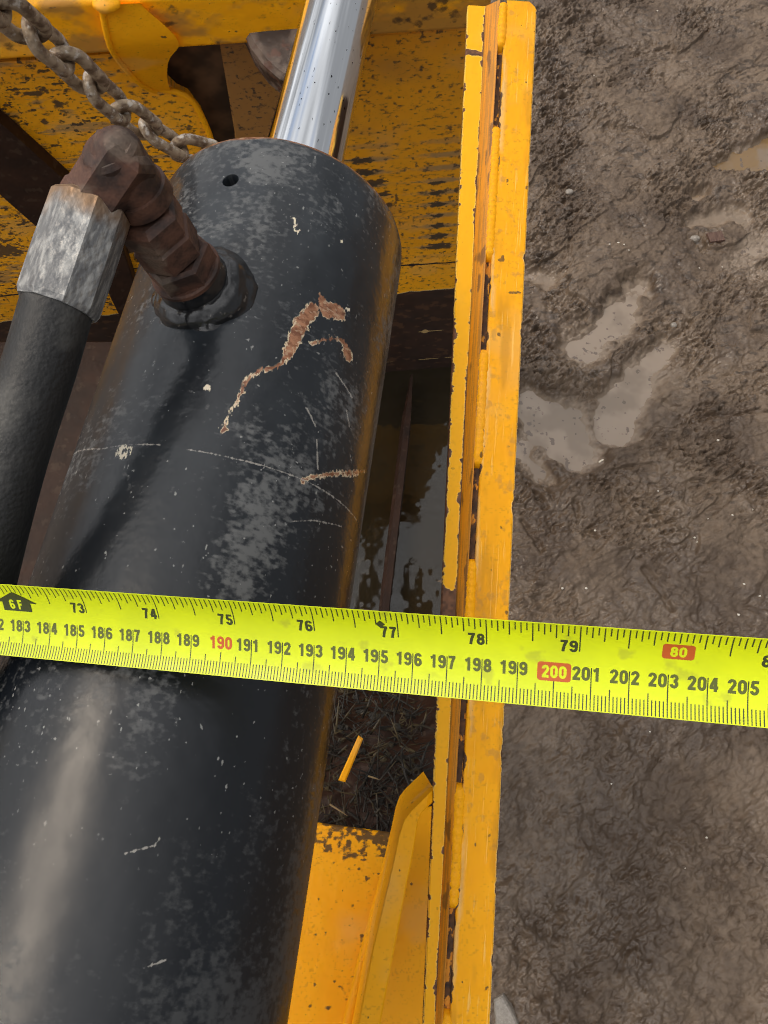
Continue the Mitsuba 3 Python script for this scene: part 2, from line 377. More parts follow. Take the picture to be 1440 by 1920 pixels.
THIN = strokes([[(350, 843, 0.5), (440, 860, 0.7), (515, 880, 0.8), (580, 905, 1), (636, 940, 1), (668, 975, 0.6)], [(545, 978, 0.6), (590, 976, 1), (640, 987, 0.6)], [(135, 855, 0.6), (190, 842, 0.8), (300, 834, 0.5)], [(594, 825, 1), (596, 880, 1.2)],
                [(235, 1600, .8), (290, 1585, 1), (300, 1572, .6)], [(270, 1815, .8), (310, 1800, .8)], [(630, 700, 1.6), (660, 745, 1.6)], [(575, 765, 1.4), (592, 800, 1)], [(650, 770, 1.6), (655, 800, 1.2)]])


def barrel_uv(p):
    s = dot3(p, AX, A0); return s, dr.atan2(dot3(p, E1, A0), dot3(p, E2, A0)) * RC


def scuff(s, w):
    """pale scuffs in patches, drawn out round the barrel; fading towards the smooth near end"""
    patch = fbm(s * 22, w * 30, 3.0, 4); far = smoothstep(0.0, 0.08, s)
    a = fbm(s * 700, w * 430, 1.0, 4); b = fbm(s * 350, w * 600, 5.0, 4)
    k = smoothstep(0.46, 0.84, 0.62 * a + 0.38 * b + 1.15 * (patch - 0.57) + 0.02 * far)
    return k * (0.35 + 0.65 * far)


def barrel(p, n, uv):
    s, w = barrel_uv(p)
    c = mix((0.004, 0.0055, 0.008), (0.030, 0.036, 0.042), fbm(s * 30, w * 60, 0.0, 3) * smoothstep(0.0, 0.25, s) * (0.75 + 0.3 * fbm(s * 400, w * 160, 6.0, 3)))  # blue-grey dust film, stronger at the far end to paint in sky sheen
    c = mix(c, (0.20, 0.205, 0.205), 0.45 * scuff(s, w))
    c = mix(c, (0.42, 0.42, 0.40), 0.5 * smoothstep(0.83, 0.85, fbm(s * 450, w * 650, 8.0, 3)) * smoothstep(-0.02, 0.03, s))
    j = 0.0030 * (fbm(s * 620, w * 1300, 2.0, 4) - 0.5)
    rc = mix(mix((0.15, 0.055, 0.024), (0.36, 0.17, 0.088), smoothstep(0.25, 0.75, fbm(s * 520, w * 380, 0.0, 5))), (0.42, 0.30, 0.2), 0.6 * smoothstep(0.62, 0.74, fbm(s * 900, w * 500, 5.0, 3)))
    d = sdf_lines(s, w, BIG) + j
    c = mix(c, (0.60, 0.49, 0.34), smoothstep(0.0003, 0.0000, d) * smoothstep(0.36, 0.5, fbm(s * 160, w * 160, 9.0, 3))); c = mix(c, rc, smoothstep(-0.0000, -0.0005, d - 0.0009 * (fbm(s * 300, w * 300, 6.0, 3) - 0.62)))
    c = mix(c, (0.35, 0.33, 0.30), 0.7 * smoothstep(0.0002, -0.0001, sdf_lines(s, w, THIN) + 0.4 * j))
    c = mix(c, (0.66, 0.58, 0.44), smoothstep(0.0002, -0.0002, sdf_lines(s, w, CREAM) + 1.5 * j)); c = mix(c, (0.02, 0.02, 0.02), smoothstep(0.0002, -0.0002, sdf_lines(s, w, HOLE) + j))
    rim = s - S_END + 0.0045 + 0.006 * (fbm(s * 60, w * 90, 4.0, 3) - 0.5)
    return mix(c, rc * 0.8, smoothstep(-0.0008, 0.0008, rim))


def barrel_rough(p, n, uv):
    s, w = barrel_uv(p)
    return 0.20 + 0.10 * fbm(s * 40, w * 80, 2.0, 3) + 0.10 * smoothstep(0.08, -0.03, s) + 0.4 * scuff(s, w)


def barrel_bump(p, n, uv):
    s, w = barrel_uv(p)
    return 0.8 * fbm(s * 90, w * 110, 0.0, 2) + 0.18 * fbm(s * 600, w * 500, 3.0, 2) * smoothstep(-0.02, 0.1, s)


bsdf('mat_barrel', barrel, barrel_rough, spec=0.5, bump=barrel_bump, scale=0.0004)
bsdf('mat_black', lambda p, n, uv: mix((0.010, 0.010, 0.011), (0.10, 0.09, 0.08), smoothstep(0.68, 0.78, fbm(p.x * 400, p.y * 400, p.z * 400, 3))), 0.2, spec=0.6, bump=lambda p, n, uv: fbm(p.x * 160, p.y * 160, p.z * 160, 3), scale=0.0010)


def chrome_c(p, n, uv):
    s, w = barrel_uv(p)
    spots = smoothstep(0.86, 0.88, fbm(s * 200, w * 300, 1.0, 2))
    return mix((0.78, 0.80, 0.82), (0.05, 0.05, 0.05), spots)


bsdf('mat_chrome', chrome_c, lambda p, n, uv: 0.06 + 0.07 * fbm(dot3(p, AX, A0) * 8, barrel_uv(p)[1] * 700, 0.0, 3), metallic=1.0)


def zinc(p, n, uv):
    h = dot3(p, HAX, HP0); g = fbm(p.x * 700 - HX[0] * h * 450, p.y * 700 - HX[1] * h * 450, p.z * 700 - HX[2] * h * 450, 5)
    c = mix((0.19, 0.19, 0.19), (0.41, 0.405, 0.385), smoothstep(0.36, 0.74, g))
    return mix(c, (0.30, 0.17, 0.08), 0.8 * smoothstep(0.012, 0.002, h + 0.012 * (fbm(p.x * 200, p.y * 200, p.z * 200, 3) - 0.5)))


HP0, HP1 = at(173, 380, 0.272), at(106, 578, 0.268)
HAX = unit(HP1 - HP0); HX = [float(v) for v in HAX]
bsdf('mat_zinc', zinc, lambda p, n, uv: 0.35 + 0.3 * fbm(p.x * 300, p.y * 300, p.z * 300, 3), metallic=lambda p, n, uv: 0.35 + 0.5 * fbm(p.x * 330, p.y * 330, p.z * 330, 4), bump=lambda p, n, uv: fbm(p.x * 500, p.y * 500, p.z * 500, 3), scale=0.0006, eps=2e-4)
bsdf('mat_rubber', lambda p, n, uv: mix((0.012, 0.012, 0.012), (0.058, 0.056, 0.051), smoothstep(0.42, 0.7, fbm(p.x * 60, p.y * 60, p.z * 60, 4)) * (0.4 + 0.8 * noise(p.x * 900, p.y * 900, p.z * 900))), 0.55,
     bump=lambda p, n, uv: fbm(p.x * 800, p.y * 800, p.z * 800, 2), scale=0.0003, eps=2e-4)


def chainc(p, n, uv):
    g = fbm(p.x * 260, p.y * 260, p.z * 260, 4)
    c = mix((0.13, 0.080, 0.046), (0.35, 0.265, 0.18), smoothstep(0.30, 0.66, g))
    return mix(c, (0.58, 0.54, 0.48), 0.7 * smoothstep(0.60, 0.80, fbm(p.x * 420 + 9, p.y * 420, p.z * 420, 4) + 0.12 * n.z))


bsdf('mat_chain', chainc, lambda p, n, uv: 0.38 + 0.35 * fbm(p.x * 300, p.y * 300, p.z * 300, 3), metallic=0.25, bump=lambda p, n, uv: fbm(p.x * 700, p.y * 700, p.z * 700, 3), scale=0.0006, eps=2e-4)
bsdf('mat_tape', lambda p, n, uv: mix(mix((0.70, 0.80, 0.003), (0.60, 0.70, 0.006), smoothstep(0.3, 0.75, fbm(p.x * 40, p.y * 40, p.z * 40, 4))), (0.36, 0.38, 0.03), 0.45 * smoothstep(0.66, 0.80, fbm(p.x * 170, p.y * 170, p.z * 170, 4))), lambda p, n, uv: 0.28 + 0.2 * fbm(p.x * 90, p.y * 90, p.z * 90, 3), spec=0.45)
bsdf('mat_ink', (0.045, 0.055, 0.012), 0.45)
bsdf('mat_ink_pale', (0.10, 0.115, 0.016), 0.45)
bsdf('mat_ink_red', (0.52, 0.10, 0.014), 0.45)


def mudc(p, n, uv):
    g = fbm(p.x * 14, p.y * 14, p.z * 14, 4); f = fbm(p.x * 130, p.y * 130, p.z * 130, 4)
    c = mix((0.082, 0.055, 0.036), (0.172, 0.123, 0.083), smoothstep(0.30, 0.70, 0.6 * g + 0.4 * f))
    c = mix(c, (0.045, 0.031, 0.021), 0.7 * smoothstep(0.58, 0.72, fbm(p.x * 75 + 3, p.y * 130, p.z * 45, 4)) * smoothstep(0.15, 0.55, p.y + 0.5 * (g - 0.5)))
    return mix(c, (0.26, 0.20, 0.148), 0.8 * smoothstep(0.0095, 0.0005, p.z - GZ0 + 0.007 * (f - 0.5) + 0.006 * (g - 0.5)) * smoothstep(0.07, 0.14, p.x))


bsdf('mat_mud', mudc, lambda p, n, uv: 0.24 + 0.40 * smoothstep(0.35, 0.65, fbm(p.x * 18, p.y * 18, p.z * 18, 4)), spec=0.5,
     bump=lambda p, n, uv: fbm(p.x * 330, p.y * 420, p.z * 330, 3) * (0.25 + smoothstep(0.38, 0.62, fbm(p.x * 11, p.y * 11, 0.0, 3))), scale=0.0016, eps=5e-4)
WB_C = onz(1400, 300)


def waterc(p, n, uv):
    br = dr.maximum(smoothstep(0.16, 0.08, dr.sqrt(dr.square(p.x - float(WB_C[0])) + dr.square(p.y - float(WB_C[1])))), 0)
    c = mix((0.29, 0.228, 0.175), (0.20, 0.125, 0.055), br)
    c = mix(c, (0.20, 0.155, 0.115), 0.75 * smoothstep(0.45, 0.7, fbm(p.x * 28, p.y * 28, 0.0, 4)))
    c = mix(c, (0.12, 0.09, 0.07), 0.8 * smoothstep(0.70, 0.76, fbm(p.x * 120, p.y * 120, 0.0, 3)))
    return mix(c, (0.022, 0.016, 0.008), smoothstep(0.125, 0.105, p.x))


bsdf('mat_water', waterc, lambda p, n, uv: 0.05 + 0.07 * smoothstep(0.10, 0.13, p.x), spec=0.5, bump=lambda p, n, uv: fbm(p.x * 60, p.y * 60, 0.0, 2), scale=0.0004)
bsdf('mat_stone', lambda p, n, uv: mix((0.14, 0.12, 0.10), (0.34, 0.30, 0.25), fbm(p.x * 500, p.y * 500, p.z * 500, 3)), 0.3, spec=0.7)
bsdf('mat_grit', (0.62, 0.57, 0.48), 0.3, spec=0.8)
bsdf('mat_wood', lambda p, n, uv: mix((0.07, 0.035, 0.025), (0.14, 0.08, 0.055), noise(p.x * 900, p.y * 120, p.z * 300)), 0.6)
bsdf('mat_straw', lambda p, n, uv: mix((0.009, 0.007, 0.004), (0.075, 0.054, 0.020), smoothstep(0.45, 0.90, noise(p.x * 130, p.y * 130, p.z * 130))), 0.6)
bsdf('mat_pale_straw', (0.24, 0.17, 0.08), 0.55)

# ------------------------------------------------------------------ ground: mud sheet with ruts, and the water standing in them
def axis_grid(lo, hi, step, far): 
    mid = np.arange(lo, hi + step / 2, step); g = [step]; 
    out = []; d = step; x = 0
    while x < far: d *= 1.22; x += d; out.append(x)
    out = np.array(out); return np.r_[lo - out[::-1], mid, mid[-1] + out]


gx, gy = axis_grid(0.10, 0.74, 0.00125, 150), axis_grid(-0.27, 1.38, 0.0014, 150)
GX, GY = np.meshgrid(gx, gy, indexing='ij'); Q = np.stack([GX, GY, 0 * GX], -1)
near = 1 / (1 + (np.maximum(np.hypot(GX - 0.3, GY - 0.4) - 1.2, 0) / 0.6) ** 2)
warp = np.stack([meshkit.fbm(Q * 9, 3, 31) - 0.5, meshkit.fbm(Q * 9, 3, 32) - 0.5, 0 * GX], -1)
Qw = Q + 0.06 * warp
Qr = np.stack([Qw[..., 0] * 0.82 + Qw[..., 1] * 0.57, Qw[..., 1] * 0.82 - Qw[..., 0] * 0.57, Qw[..., 2]], -1)      # creases run down to the right
big = meshkit.fbm(Qw * 5, 3, 1) - 0.5
mid = meshkit.fbm(Qr * np.array([26, 40, 1]), 4, 2) - 0.5
rid = 1 - np.abs(2 * meshkit.fbm(Qr * np.array([16, 42, 1]), 4, 3) - 1) * 2.2
fin = meshkit.fbm(Q * np.array([230, 270, 1]), 2, 4) - 0.5
bil = np.abs(2 * meshkit.fbm((Q + 0.03 * warp) * np.array([34, 46, 1]), 3, 61) - 1) * 2.2; bil2 = np.abs(2 * meshkit.fbm((Q + 0.01 * warp) * np.array([95, 120, 1]), 2, 62) - 1) * 1.8      # clods with creases between
pit = np.clip(meshkit.fbm((Qr * 0.5 + Q * 0.5) * np.array([120, 260, 1]), 3, 71) - 0.53, 0, 1)
clod = np.clip(meshkit.fbm(Q * 95, 3, 6) - 0.58, 0, 1)
soft = np.clip((0.42 - GY) / 0.28, 0, 1)           # smoother, drier lumps towards the near end
tex = np.clip((meshkit.fbm(Q * 11, 3, 51) - 0.36) / 0.26, 0, 1); tex = (0.22 + 0.78 * tex * tex) * (1 - 0.75 * soft) + 0.75 * soft * (0.45 + 0.35 * tex)             # smooth wet sheets between rough, trodden patches
Zg = 0.016 + 0.008 * soft + near * (0.026 * big * (1 - 0.45 * soft) + (0.009 + 0.009 * soft) * mid + 0.012 * soft * (meshkit.fbm(Qr * np.array([34, 60, 1]) + 3, 3, 91) - 0.5) + 0.0015 * (1 - soft) * np.clip(rid, 0, 1) ** 2 * (1 - 0.5 * soft) * (0.4 + 0.6 * tex) + tex * (0.0062 * fin + (0.016 + 0.006 * soft) * clod + (1 - soft) * (0.0045 * (bil - 0.45) + 0.0030 * (bil2 - 0.4)) - 0.026 * (1 - 0.7 * soft) * pit))
step_ = meshkit.fbm(Qr * np.array([7, 15, 1]), 3, 12); Zg += near * 0.006 * (1 - 0.8 * soft) * np.clip((meshkit.fbm(Q * 13, 2, 81) - 0.34) / 0.2, 0, 1) * (np.clip((step_ - 0.5) / 0.010, 0, 1) - 0.5)   # torn, overlapping flakes of mud
step2 = meshkit.fbm(Qr * np.array([17, 30, 1]) + 5, 3, 13); Zg += near * (1 - soft) * 0.0022 * (np.clip((step2 - 0.55) / 0.02, 0, 1))
step3 = meshkit.fbm(Qr * np.array([30, 75, 1]) + 9, 3, 14); Zg -= near * (1 - soft) * tex * 0.002 * (np.clip((step3 - 0.60) / 0.02, 0, 1)) * (1 - 0.5 * soft)


def capsule(a, b, ra, rb):
    (x0, y0), (x1, y1) = onz(*a)[:2], onz(*b)[:2]
    k = onz(a[0] + 1, a[1])[0] - onz(a[0], a[1])[0]; k2 = onz(b[0] + 1, b[1])[0] - onz(b[0], b[1])[0]
    dx, dy = x1 - x0, y1 - y0; L = max(dx * dx + dy * dy, 1e-9)
    t = np.clip(((GX - x0) * dx + (GY - y0) * dy) / L, 0, 1)
    return np.hypot(GX - x0 - t * dx, GY - y0 - t * dy) - (ra * k + t * (rb * k2 - ra * k))


def dig(lines, depth, width, jitter=0.02, floor=True):
    global Zg
    d = np.full(GX.shape, 9.0)
    for L in lines:
        for p, q in zip(L[:-1], L[1:]): d = np.minimum(d, capsule(p[:2], q[:2], p[2], q[2]))
    d = d + jitter * (meshkit.fbm(Q * 38, 4, 21) - 0.5)
    k = np.clip(-d / width + 0.5, 0, 1); k = k * k * (3 - 2 * k)
    if floor: Zg = Zg * (1 - k) + k * (depth + 0.20 * (Zg - 0.016))
    else: Zg = Zg + k * depth


dig([[(1203, 548, 26), (1165, 590, 32), (1095, 655, 38)], [(1236, 665, 24), (1190, 730, 34), (1140, 800, 50)], [(1000, 770, 44), (1060, 820, 70), (1085, 850, 52)], [(985, 850, 30), (1010, 890, 34)]], -0.0030, 0.034, 0.040)
dig([[(1330, 318, 12), (1390, 306, 26), (1460, 290, 44)], [(1280, 372, 8), (1310, 372, 10)]], -0.0035, 0.022, 0.035)
dig([[(985, 520, 14), (1025, 530, 22)], [(1290, 425, 12), (1380, 405, 22)]], 0.0015, 0.022, 0.025)
dig([[(985, 915, 4), (1016, 958, 4)], [(1005, 900, 3), (1030, 940, 4)], [(975, 985, 4), (1010, 1040, 3)], [(1155, 935, 3), (1170, 970, 4), (1210, 1000, 2)], [(1205, 1075, 4), (1250, 1150, 6)], [(1290, 800, 5), (1330, 790, 3), (1440, 780, 3)],
     [(1070, 950, 3), (1080, 1000, 3), (1110, 1010, 2)], [(1010, 650, 3), (1090, 700, 5), (1120, 735, 3)], [(1240, 760, 6), (1290, 790, 8)]], -0.006, 0.006, 0.012, False)
under = np.clip((0.125 - GX) / 0.02, 0, 1) * np.clip((GX + 0.6) / 0.1, 0, 1) * np.clip((0.85 - GY) / 0.1, 0, 1) * np.clip((GY + 0.1) / 0.1, 0, 1)
Zg = Zg * (1 - under) + under * (-0.0042 + 0.55 * (Zg - 0.016))
n1, n2 = GX.shape; ii = (np.arange(n1 - 1)[:, None] * n2 + np.arange(n2 - 1)[None]).ravel()
ground = trimesh.Trimesh(np.stack([GX, GY, Zg + GZ0], -1).reshape(-1, 3), np.vstack([np.stack([ii, ii + n2, ii + n2 + 1], 1), np.stack([ii, ii + n2 + 1, ii + 1], 1)]), process=False)
add('ground', ground, 'mat_mud', True, 'churned wet brown mud with ruts and torn flakes', kind='structure')
wx = (-0.6, 0.9); wy = (-0.35, 1.45)
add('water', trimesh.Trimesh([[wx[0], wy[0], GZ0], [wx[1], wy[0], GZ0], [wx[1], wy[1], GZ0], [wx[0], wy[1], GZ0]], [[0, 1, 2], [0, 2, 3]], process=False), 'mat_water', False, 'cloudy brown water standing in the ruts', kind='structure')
def gz(x, y): return float(Zg[np.clip(np.searchsorted(gx, x), 0, n1 - 1), np.clip(np.searchsorted(gy, y), 0, n2 - 1)]) + GZ0

# ------------------------------------------------------------------ hydraulic cylinder
HC = 'hydraulic_cylinder'
tag(HC, 'large black hydraulic cylinder with scratched paint and a chrome rod lying along the yellow frame', 'hydraulic cylinder')
prof = [(-0.26, RC - 0.004), (-0.256, RC)] + [(s, RC) for s in np.linspace(-0.2, S_END - 0.012, 14)] + [(S_END - 0.006, RC - 0.0004), (S_END - 0.003, RC - 0.0013), (S_END - 0.0010, RC - 0.0028), (S_END, RC - 0.0055), (S_END, 0.0255)]
body = man(lathe(A0, AX, prof, 160))
hs, hw, _ = cyl_hit(432, 338); ho = unit(cp(hs, hw / RC) - A0 - AX * hs)
body = body - man(lathe(cp(hs, hw / RC) - ho * 0.012, ho, [(0, 0.0033), (0.0105, 0.0033), (0.0125, 0.0042), (0.016, 0.0046)], 32))
add(HC + '__barrel', unman(body), 'mat_barrel', 30)
add(HC + '__barrel__vent_hole', lathe(cp(hs, hw / RC) - ho * 0.0118, ho, [(0, 0.0032), (0.003, 0.0031)], 24), 'mat_rust', 30)
RR = 0.0228
add(HC + '__piston_rod', lathe(A0, AX, [(S_END - 0.01, RR)] + [(s, RR) for s in np.linspace(0.3, 0.66, 12)] + [(0.665, RR - 0.002)], 96), 'mat_chrome', 30, 'bright chrome piston rod')
add(HC + '__rod_seal', lathe(A0, AX, [(S_END - 0.004, 0.0256), (S_END + 0.0012, 0.0256), (S_END + 0.0022, 0.0245), (S_END + 0.0022, RR + 0.0004)], 64), 'mat_rust', 30)
rod_end = A0 + AX * 0.66
add(HC + '__piston_rod__eye', unman(man(lathe(rod_end + AX * 0.05 - E1 * 0.03, E1, [(0, 0.042), (0.002, 0.045), (0.058, 0.045), (0.06, 0.042)], 48)) - man(lathe(rod_end + AX * 0.05 - E1 * 0.05, E1, [(0, 0.02), (0.1, 0.02)], 32))), 'mat_rust', 30)
# port: boss and lumpy weld
bs, bw, _ = cyl_hit(376, 545); FX0 = cp(bs, bw / RC); FT = at(212, 318, 0.262); FAX = unit(FT - FX0)
boss = man(lathe(FX0, FAX, [(-0.012, 0.0162), (0.0, 0.0158), (0.010, 0.0144), (0.0135, 0.0136)], 48))
wl = lathe(FX0, FAX, [(-0.010, 0.0235), (-0.003, 0.0225), (0.001, 0.0212), (0.0042, 0.0190), (0.0062, 0.0160), (0.0062, 0.010)], 64)
add(HC + '__port_boss', unman(boss), 'mat_black', 30)
wl = wl.subdivide_to_size(0.0016); wl.merge_vertices()
beads = []
for a, rr in ((0.3, 0.0085), (1.25, 0.0072), (2.2, 0.0078), (2.9, 0.0060), (3.9, 0.0070), (4.6, 0.0082), (5.5, 0.0065)):
    e1, e2, _a = basis(FAX); c = FX0 + (e1 * math.cos(a) + e2 * math.sin(a)) * 0.0172
    w = c - A0; s = w @ AX; r = w - AX * s; c = A0 + AX * s + unit(r) * (RC - 0.0042)
    sp = trimesh.creation.icosphere(4, rr); sp.vertices = sp.vertices * [1, 1, 0.7] + c; beads.append(rough(sp, 0.0016, 110, 7))
wl = rough(wl, 0.0026, 75, 17)
add(HC + '__port_boss__weld_bead', cat([wl] + beads), 'mat_black', True, 'lumpy black weld around the hose port')

# ------------------------------------------------------------------ hydraulic hose with its rusty elbow
HH = 'hydraulic_hose'
tag(HH, 'thick black rubber hose with grey crimped ferrule and rusty elbow screwed into the cylinder', 'hose')
pth = spline([HP0 + HAX * 0.02, HP1, at(76, 682, 0.267), at(42, 785, 0.266), at(-30, 1050, 0.268), at(-110, 1400, 0.275), at(-260, 1900, 0.30)], 90)
add(HH + '__rubber_tube', tube(pth, 0.0121, 40), 'mat_rubber', 40)
fl = np.linalg.norm(HP1 - HP0)
fer = lathe(HP0, HAX, [(0.0, 0.0095), (0.0005, 0.0128), (0.002, 0.0140), (fl * 0.5, 0.0143), (fl - 0.002, 0.0142), (fl, 0.0134), (fl, 0.0118)], 9, 0.25)
add(HH + '__crimp_ferrule', fer, 'mat_zinc', False, 'grey eight-sided crimped ferrule')
cor = at(222, 306, 0.264)
ln = np.linalg.norm(HP0 - cor)
def ball(c, r): return m3.Manifold.sphere(r, 40).translate(list(map(float, c)))
leg1 = man(lathe(HP0 + HAX * 0.002, cor - HP0, [(0, 0.0112), (0.0006, 0.0119), (0.0045, 0.0119), (0.0055, 0.0112), (ln + 0.0070, 0.0110), (ln + 0.0090, 0.0088), (ln + 0.0100, 0.006)], 6, 0.95))
leg2 = man(lathe(cor + FAX * 0.0085, -FAX, [(0, 0.006), (0.0012, 0.0092), (0.003, 0.0103), (0.0195, 0.0103), (0.0198, 0.0114), (0.0262, 0.0114), (0.0270, 0.0104)], 28))
blk = m3.Manifold.batch_hull([ball(cor + unit(HP0 - cor) * 0.004, 0.0098), ball(cor - FAX * 0.004, 0.0098), ball(cor + (FAX - unit(HP0 - cor)) * 0.002, 0.0088)])
elb = leg1 + leg2 + blk
add(HH + '__elbow', rough(unman(elb.refine_to_length(0.0015)), 0.00006, 300, 5), 'mat_rust', 16, 'rusty brown forged elbow')
h0, h1 = 0.0125, np.linalg.norm(cor - FX0) - 0.0195
LH = h1 - h0
add(HH + '__swivel_nut', lathe(FX0 + FAX * (h0 + LH * 0.34), FAX, [(0, 0.0112), (0.0008, 0.0128), (LH * 0.30, 0.0129), (LH * 0.33, 0.0117), (LH * 0.36, 0.0117), (LH * 0.39, 0.0129), (LH * 0.60, 0.0128), (LH * 0.645, 0.0110), (LH * 0.66, 0.0095)], 6, 0.2), 'mat_rust', False)
add(HH + '__adapter', lathe(FX0 + FAX * h0, FAX, [(0, 0.0112), (0.0006, 0.0139), (0.0010, 0.0142), (LH * 0.29, 0.0142), (LH * 0.33, 0.0126)], 6, 0.75), 'mat_rust', False)
add(HH + '__adapter__locking_ring', lathe(FX0 + FAX * (h0 - 0.0005), FAX, [(0, 0.0138), (0.0006, 0.0146), (0.0022, 0.0146), (0.003, 0.0138)], 48), 'mat_rust', 30)

# ------------------------------------------------------------------ chain
CH = 'chain'
tag(CH, 'grimy galvanised steel chain hanging across the top left corner behind the hose elbow', 'chain')
cpath = spline([at(-120, -130, 0.275), at(-55, -60, 0.30), at(0, 10, 0.322), at(60, 60, 0.345), at(145, 130, 0.38), at(195, 180, 0.402), at(243, 217, 0.422), at(287, 250, 0.442), at(325, 272, 0.456), at(378, 284, 0.472), at(415, 298, 0.482)], 400)
cs = np.r_[0, np.cumsum(np.linalg.norm(np.diff(cpath, axis=0), axis=1))]
LP, WR = 0.0240, 0.0031
for k in range(int(cs[-1] / LP)):
    sa, sb = k * LP, (k + 1) * LP
    pa, pb = (np.array([np.interp(s, cs, cpath[:, i]) for i in range(3)]) for s in (sa, sb))
    c = (pa + pb) / 2; t = unit(pb - pa); view = unit(C - c); side = unit(np.cross(t, view)); nrm = np.cross(side, t)
    tilt = math.radians(52 if k % 2 else -38) + 0.1 * rng.normal()
    w = side * math.cos(tilt) + nrm * math.sin(tilt)
    hl, hwid = LP / 2 + WR - 0.0002, 0.0073
    a = np.linspace(0, 2 * np.pi, 44, endpoint=False)
    loop = c + np.outer(np.clip(np.cos(a) * hwid * 1.03, -hwid, hwid) + np.sign(np.cos(a)) * (hl - hwid), t) + np.outer(np.sin(a) * hwid, w)
    add(CH + '__link', tube(loop, WR, 16, closed=True), 'mat_chain', True)

# ------------------------------------------------------------------ yellow machine frame
MF = 'machine_frame'
tag(MF, 'yellow steel machine frame with chipped paint around the black hydraulic cylinder', 'machine frame')
# side rail: ledge strip, bevelled web, weld seam, outer flange
ts = np.linspace(rail_t(2150), rail_t(4), 120)


def rp(t, a, h): return RP0 + DR * t + RA * a + RN * h
def rail_part(sec): return loft([[rp(t, a, h) for a, h in sec(t)] for t in ts])


add(MF + '__side_rail__flange', loft([[rp(t, a - (0.004 * max(0, (t - ts[-1] + 0.004) / 0.004) if a > -0.002 else 0), h) for a, h in [(-WB, -0.0006), (-WB + 0.0006, 0), (-0.0008, 0), (0, -0.0008), (0, -0.011), (-WB, -0.011)]] for t in np.r_[ts[:-1], ts[-1] - 0.003, ts[-1]]]), 'mat_flange', 25)
add(MF + '__side_rail__web', rail_part(lambda t: [(-WB - wM(t), -0.0055), (-WB - SL - 0.0009, -0.0002), (-WB - SL - 0.0002, 0), (-WB - SL, -0.0006), (-WB - SL, -0.012), (-WB - wM(t), -0.012)]), 'mat_web', 25, 'bevel between the two strips of the side rail, its shade painted in as brown')
add(MF + '__side_rail__ledge', rail_part(lambda t: [(-WB - wM(t) - wA(t), -0.0063), (-WB - wM(t) - wA(t) + 0.0007, -0.0056), (-WB - wM(t) - 0.0001, -0.0056), (-WB - wM(t) - 0.0001, -0.0125), (-WB - wM(t) - wA(t), -0.0125)]), 'mat_strip', 25, 'narrow ledge of the side rail with paint chipped off along its edges')
add(MF + '__side_rail__skirt', rail_part(lambda t: [(-WB - wM(t) - wA(t) + 0.003, -0.0126), (-WB - wM(t), -0.0126), (-WB - wM(t), -0.055), (-WB - wM(t) - wA(t) + 0.003, -0.055)]), 'mat_darkrust')
add(MF + '__side_rail__slot', rail_part(lambda t: [(-WB - SL + 0.0001, -0.0045), (-WB - 0.0001, -0.0042), (-WB - 0.0001, -0.0115), (-WB - SL + 0.0001, -0.0115)]), 'mat_slot', False, 'rusty bottom of the gap beside the weld seam')
for ya, yb in ((4, 94), (236, 490), (656, 880), (1052, 1310), (1476, 1714), (1905, 2150)):
    t1, t0 = rail_t(ya), rail_t(yb); n = max(int((t1 - t0) / 0.0011), 8); tt = np.linspace(t0, t1, n); secs = []
    for i, t in enumerate(tt):
        end = min(t - t0, t1 - t) / 0.005; k = math.sqrt(max(min(end, 1) * (2 - min(end, 1)), 0.02))
        hgt = (0.0006 + (0.0012 if ya < 100 else 0.0004)) * (1 + 0.35 * math.sin(t / 0.0042 * 2 * np.pi) + 0.6 * (float(meshkit.noise(np.array([t * 160, ya, 0.0]))) - 0.5))
        wid = SL / 2 + 0.0012 + 0.0005 * float(meshkit.noise(np.array([t * 220, 3.0, ya * 1.0])))
        ang = np.linspace(-0.25, np.pi + 0.25, 12)
        secs.append([rp(t, -WB - SL / 2 + 0.0004 + math.cos(q) * wid * (0.6 + 0.4 * k), -0.0016 + (0.0016 + hgt) * k * math.sin(q) - 0.003 * (1 - k)) for q in ang] + [rp(t, -WB - SL / 2, -0.008)])
    add(MF + '__side_rail__weld_bead', loft(secs), 'mat_yellow', 60)
# back plate with a rounded opening left of the rod
out = [pl(*q) for q in ((-420, 150), (300, 96), (308, 150), (330, 172), (352, 182), (376, 214), (392, 250), (400, 290), (404, 360), (445, 360), (440, 250), (425, 160), (412, 84), (922, 52))]
out += [PO + TU * 0.075 - TV * 0.01, PO - TU * 0.75 - TV * 0.01]
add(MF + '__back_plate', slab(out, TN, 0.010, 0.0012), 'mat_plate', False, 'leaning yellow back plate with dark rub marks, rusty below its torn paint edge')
bk = [p - TN * 0.022 for p in (pl(-400, 60), pl(915, 60), pl(915, 560), pl(-400, 560))]
add(MF + '__rear_plate', slab(bk, TN, 0.008), 'mat_rear')
# cross beam above the plate: square tube
bd, fz = 0.085, 0.042
NB = unit(np.cross(TU, [0, 0, 1])); NB = NB if NB[1] > 0 else -NB
BO = PB0
q = []
for k, (y, z) in enumerate(((0, 0), (bd, 0), (bd, fz), (0, fz))):
    for a in np.radians(np.linspace(180 + 90 * k, 270 + 90 * k, 4)):
        q.append(((0.004 if y == 0 else bd - 0.004) + 0.004 * math.cos(a), (0.004 if z == 0 else fz - 0.004) + 0.004 * math.sin(a)))
add(MF + '__cross_beam', loft([[BO + TU * l + NB * y + np.array([0, 0, z]) for y, z in q] for l in np.linspace(-0.6, 0.375, 40)]), 'mat_dusty', 30)
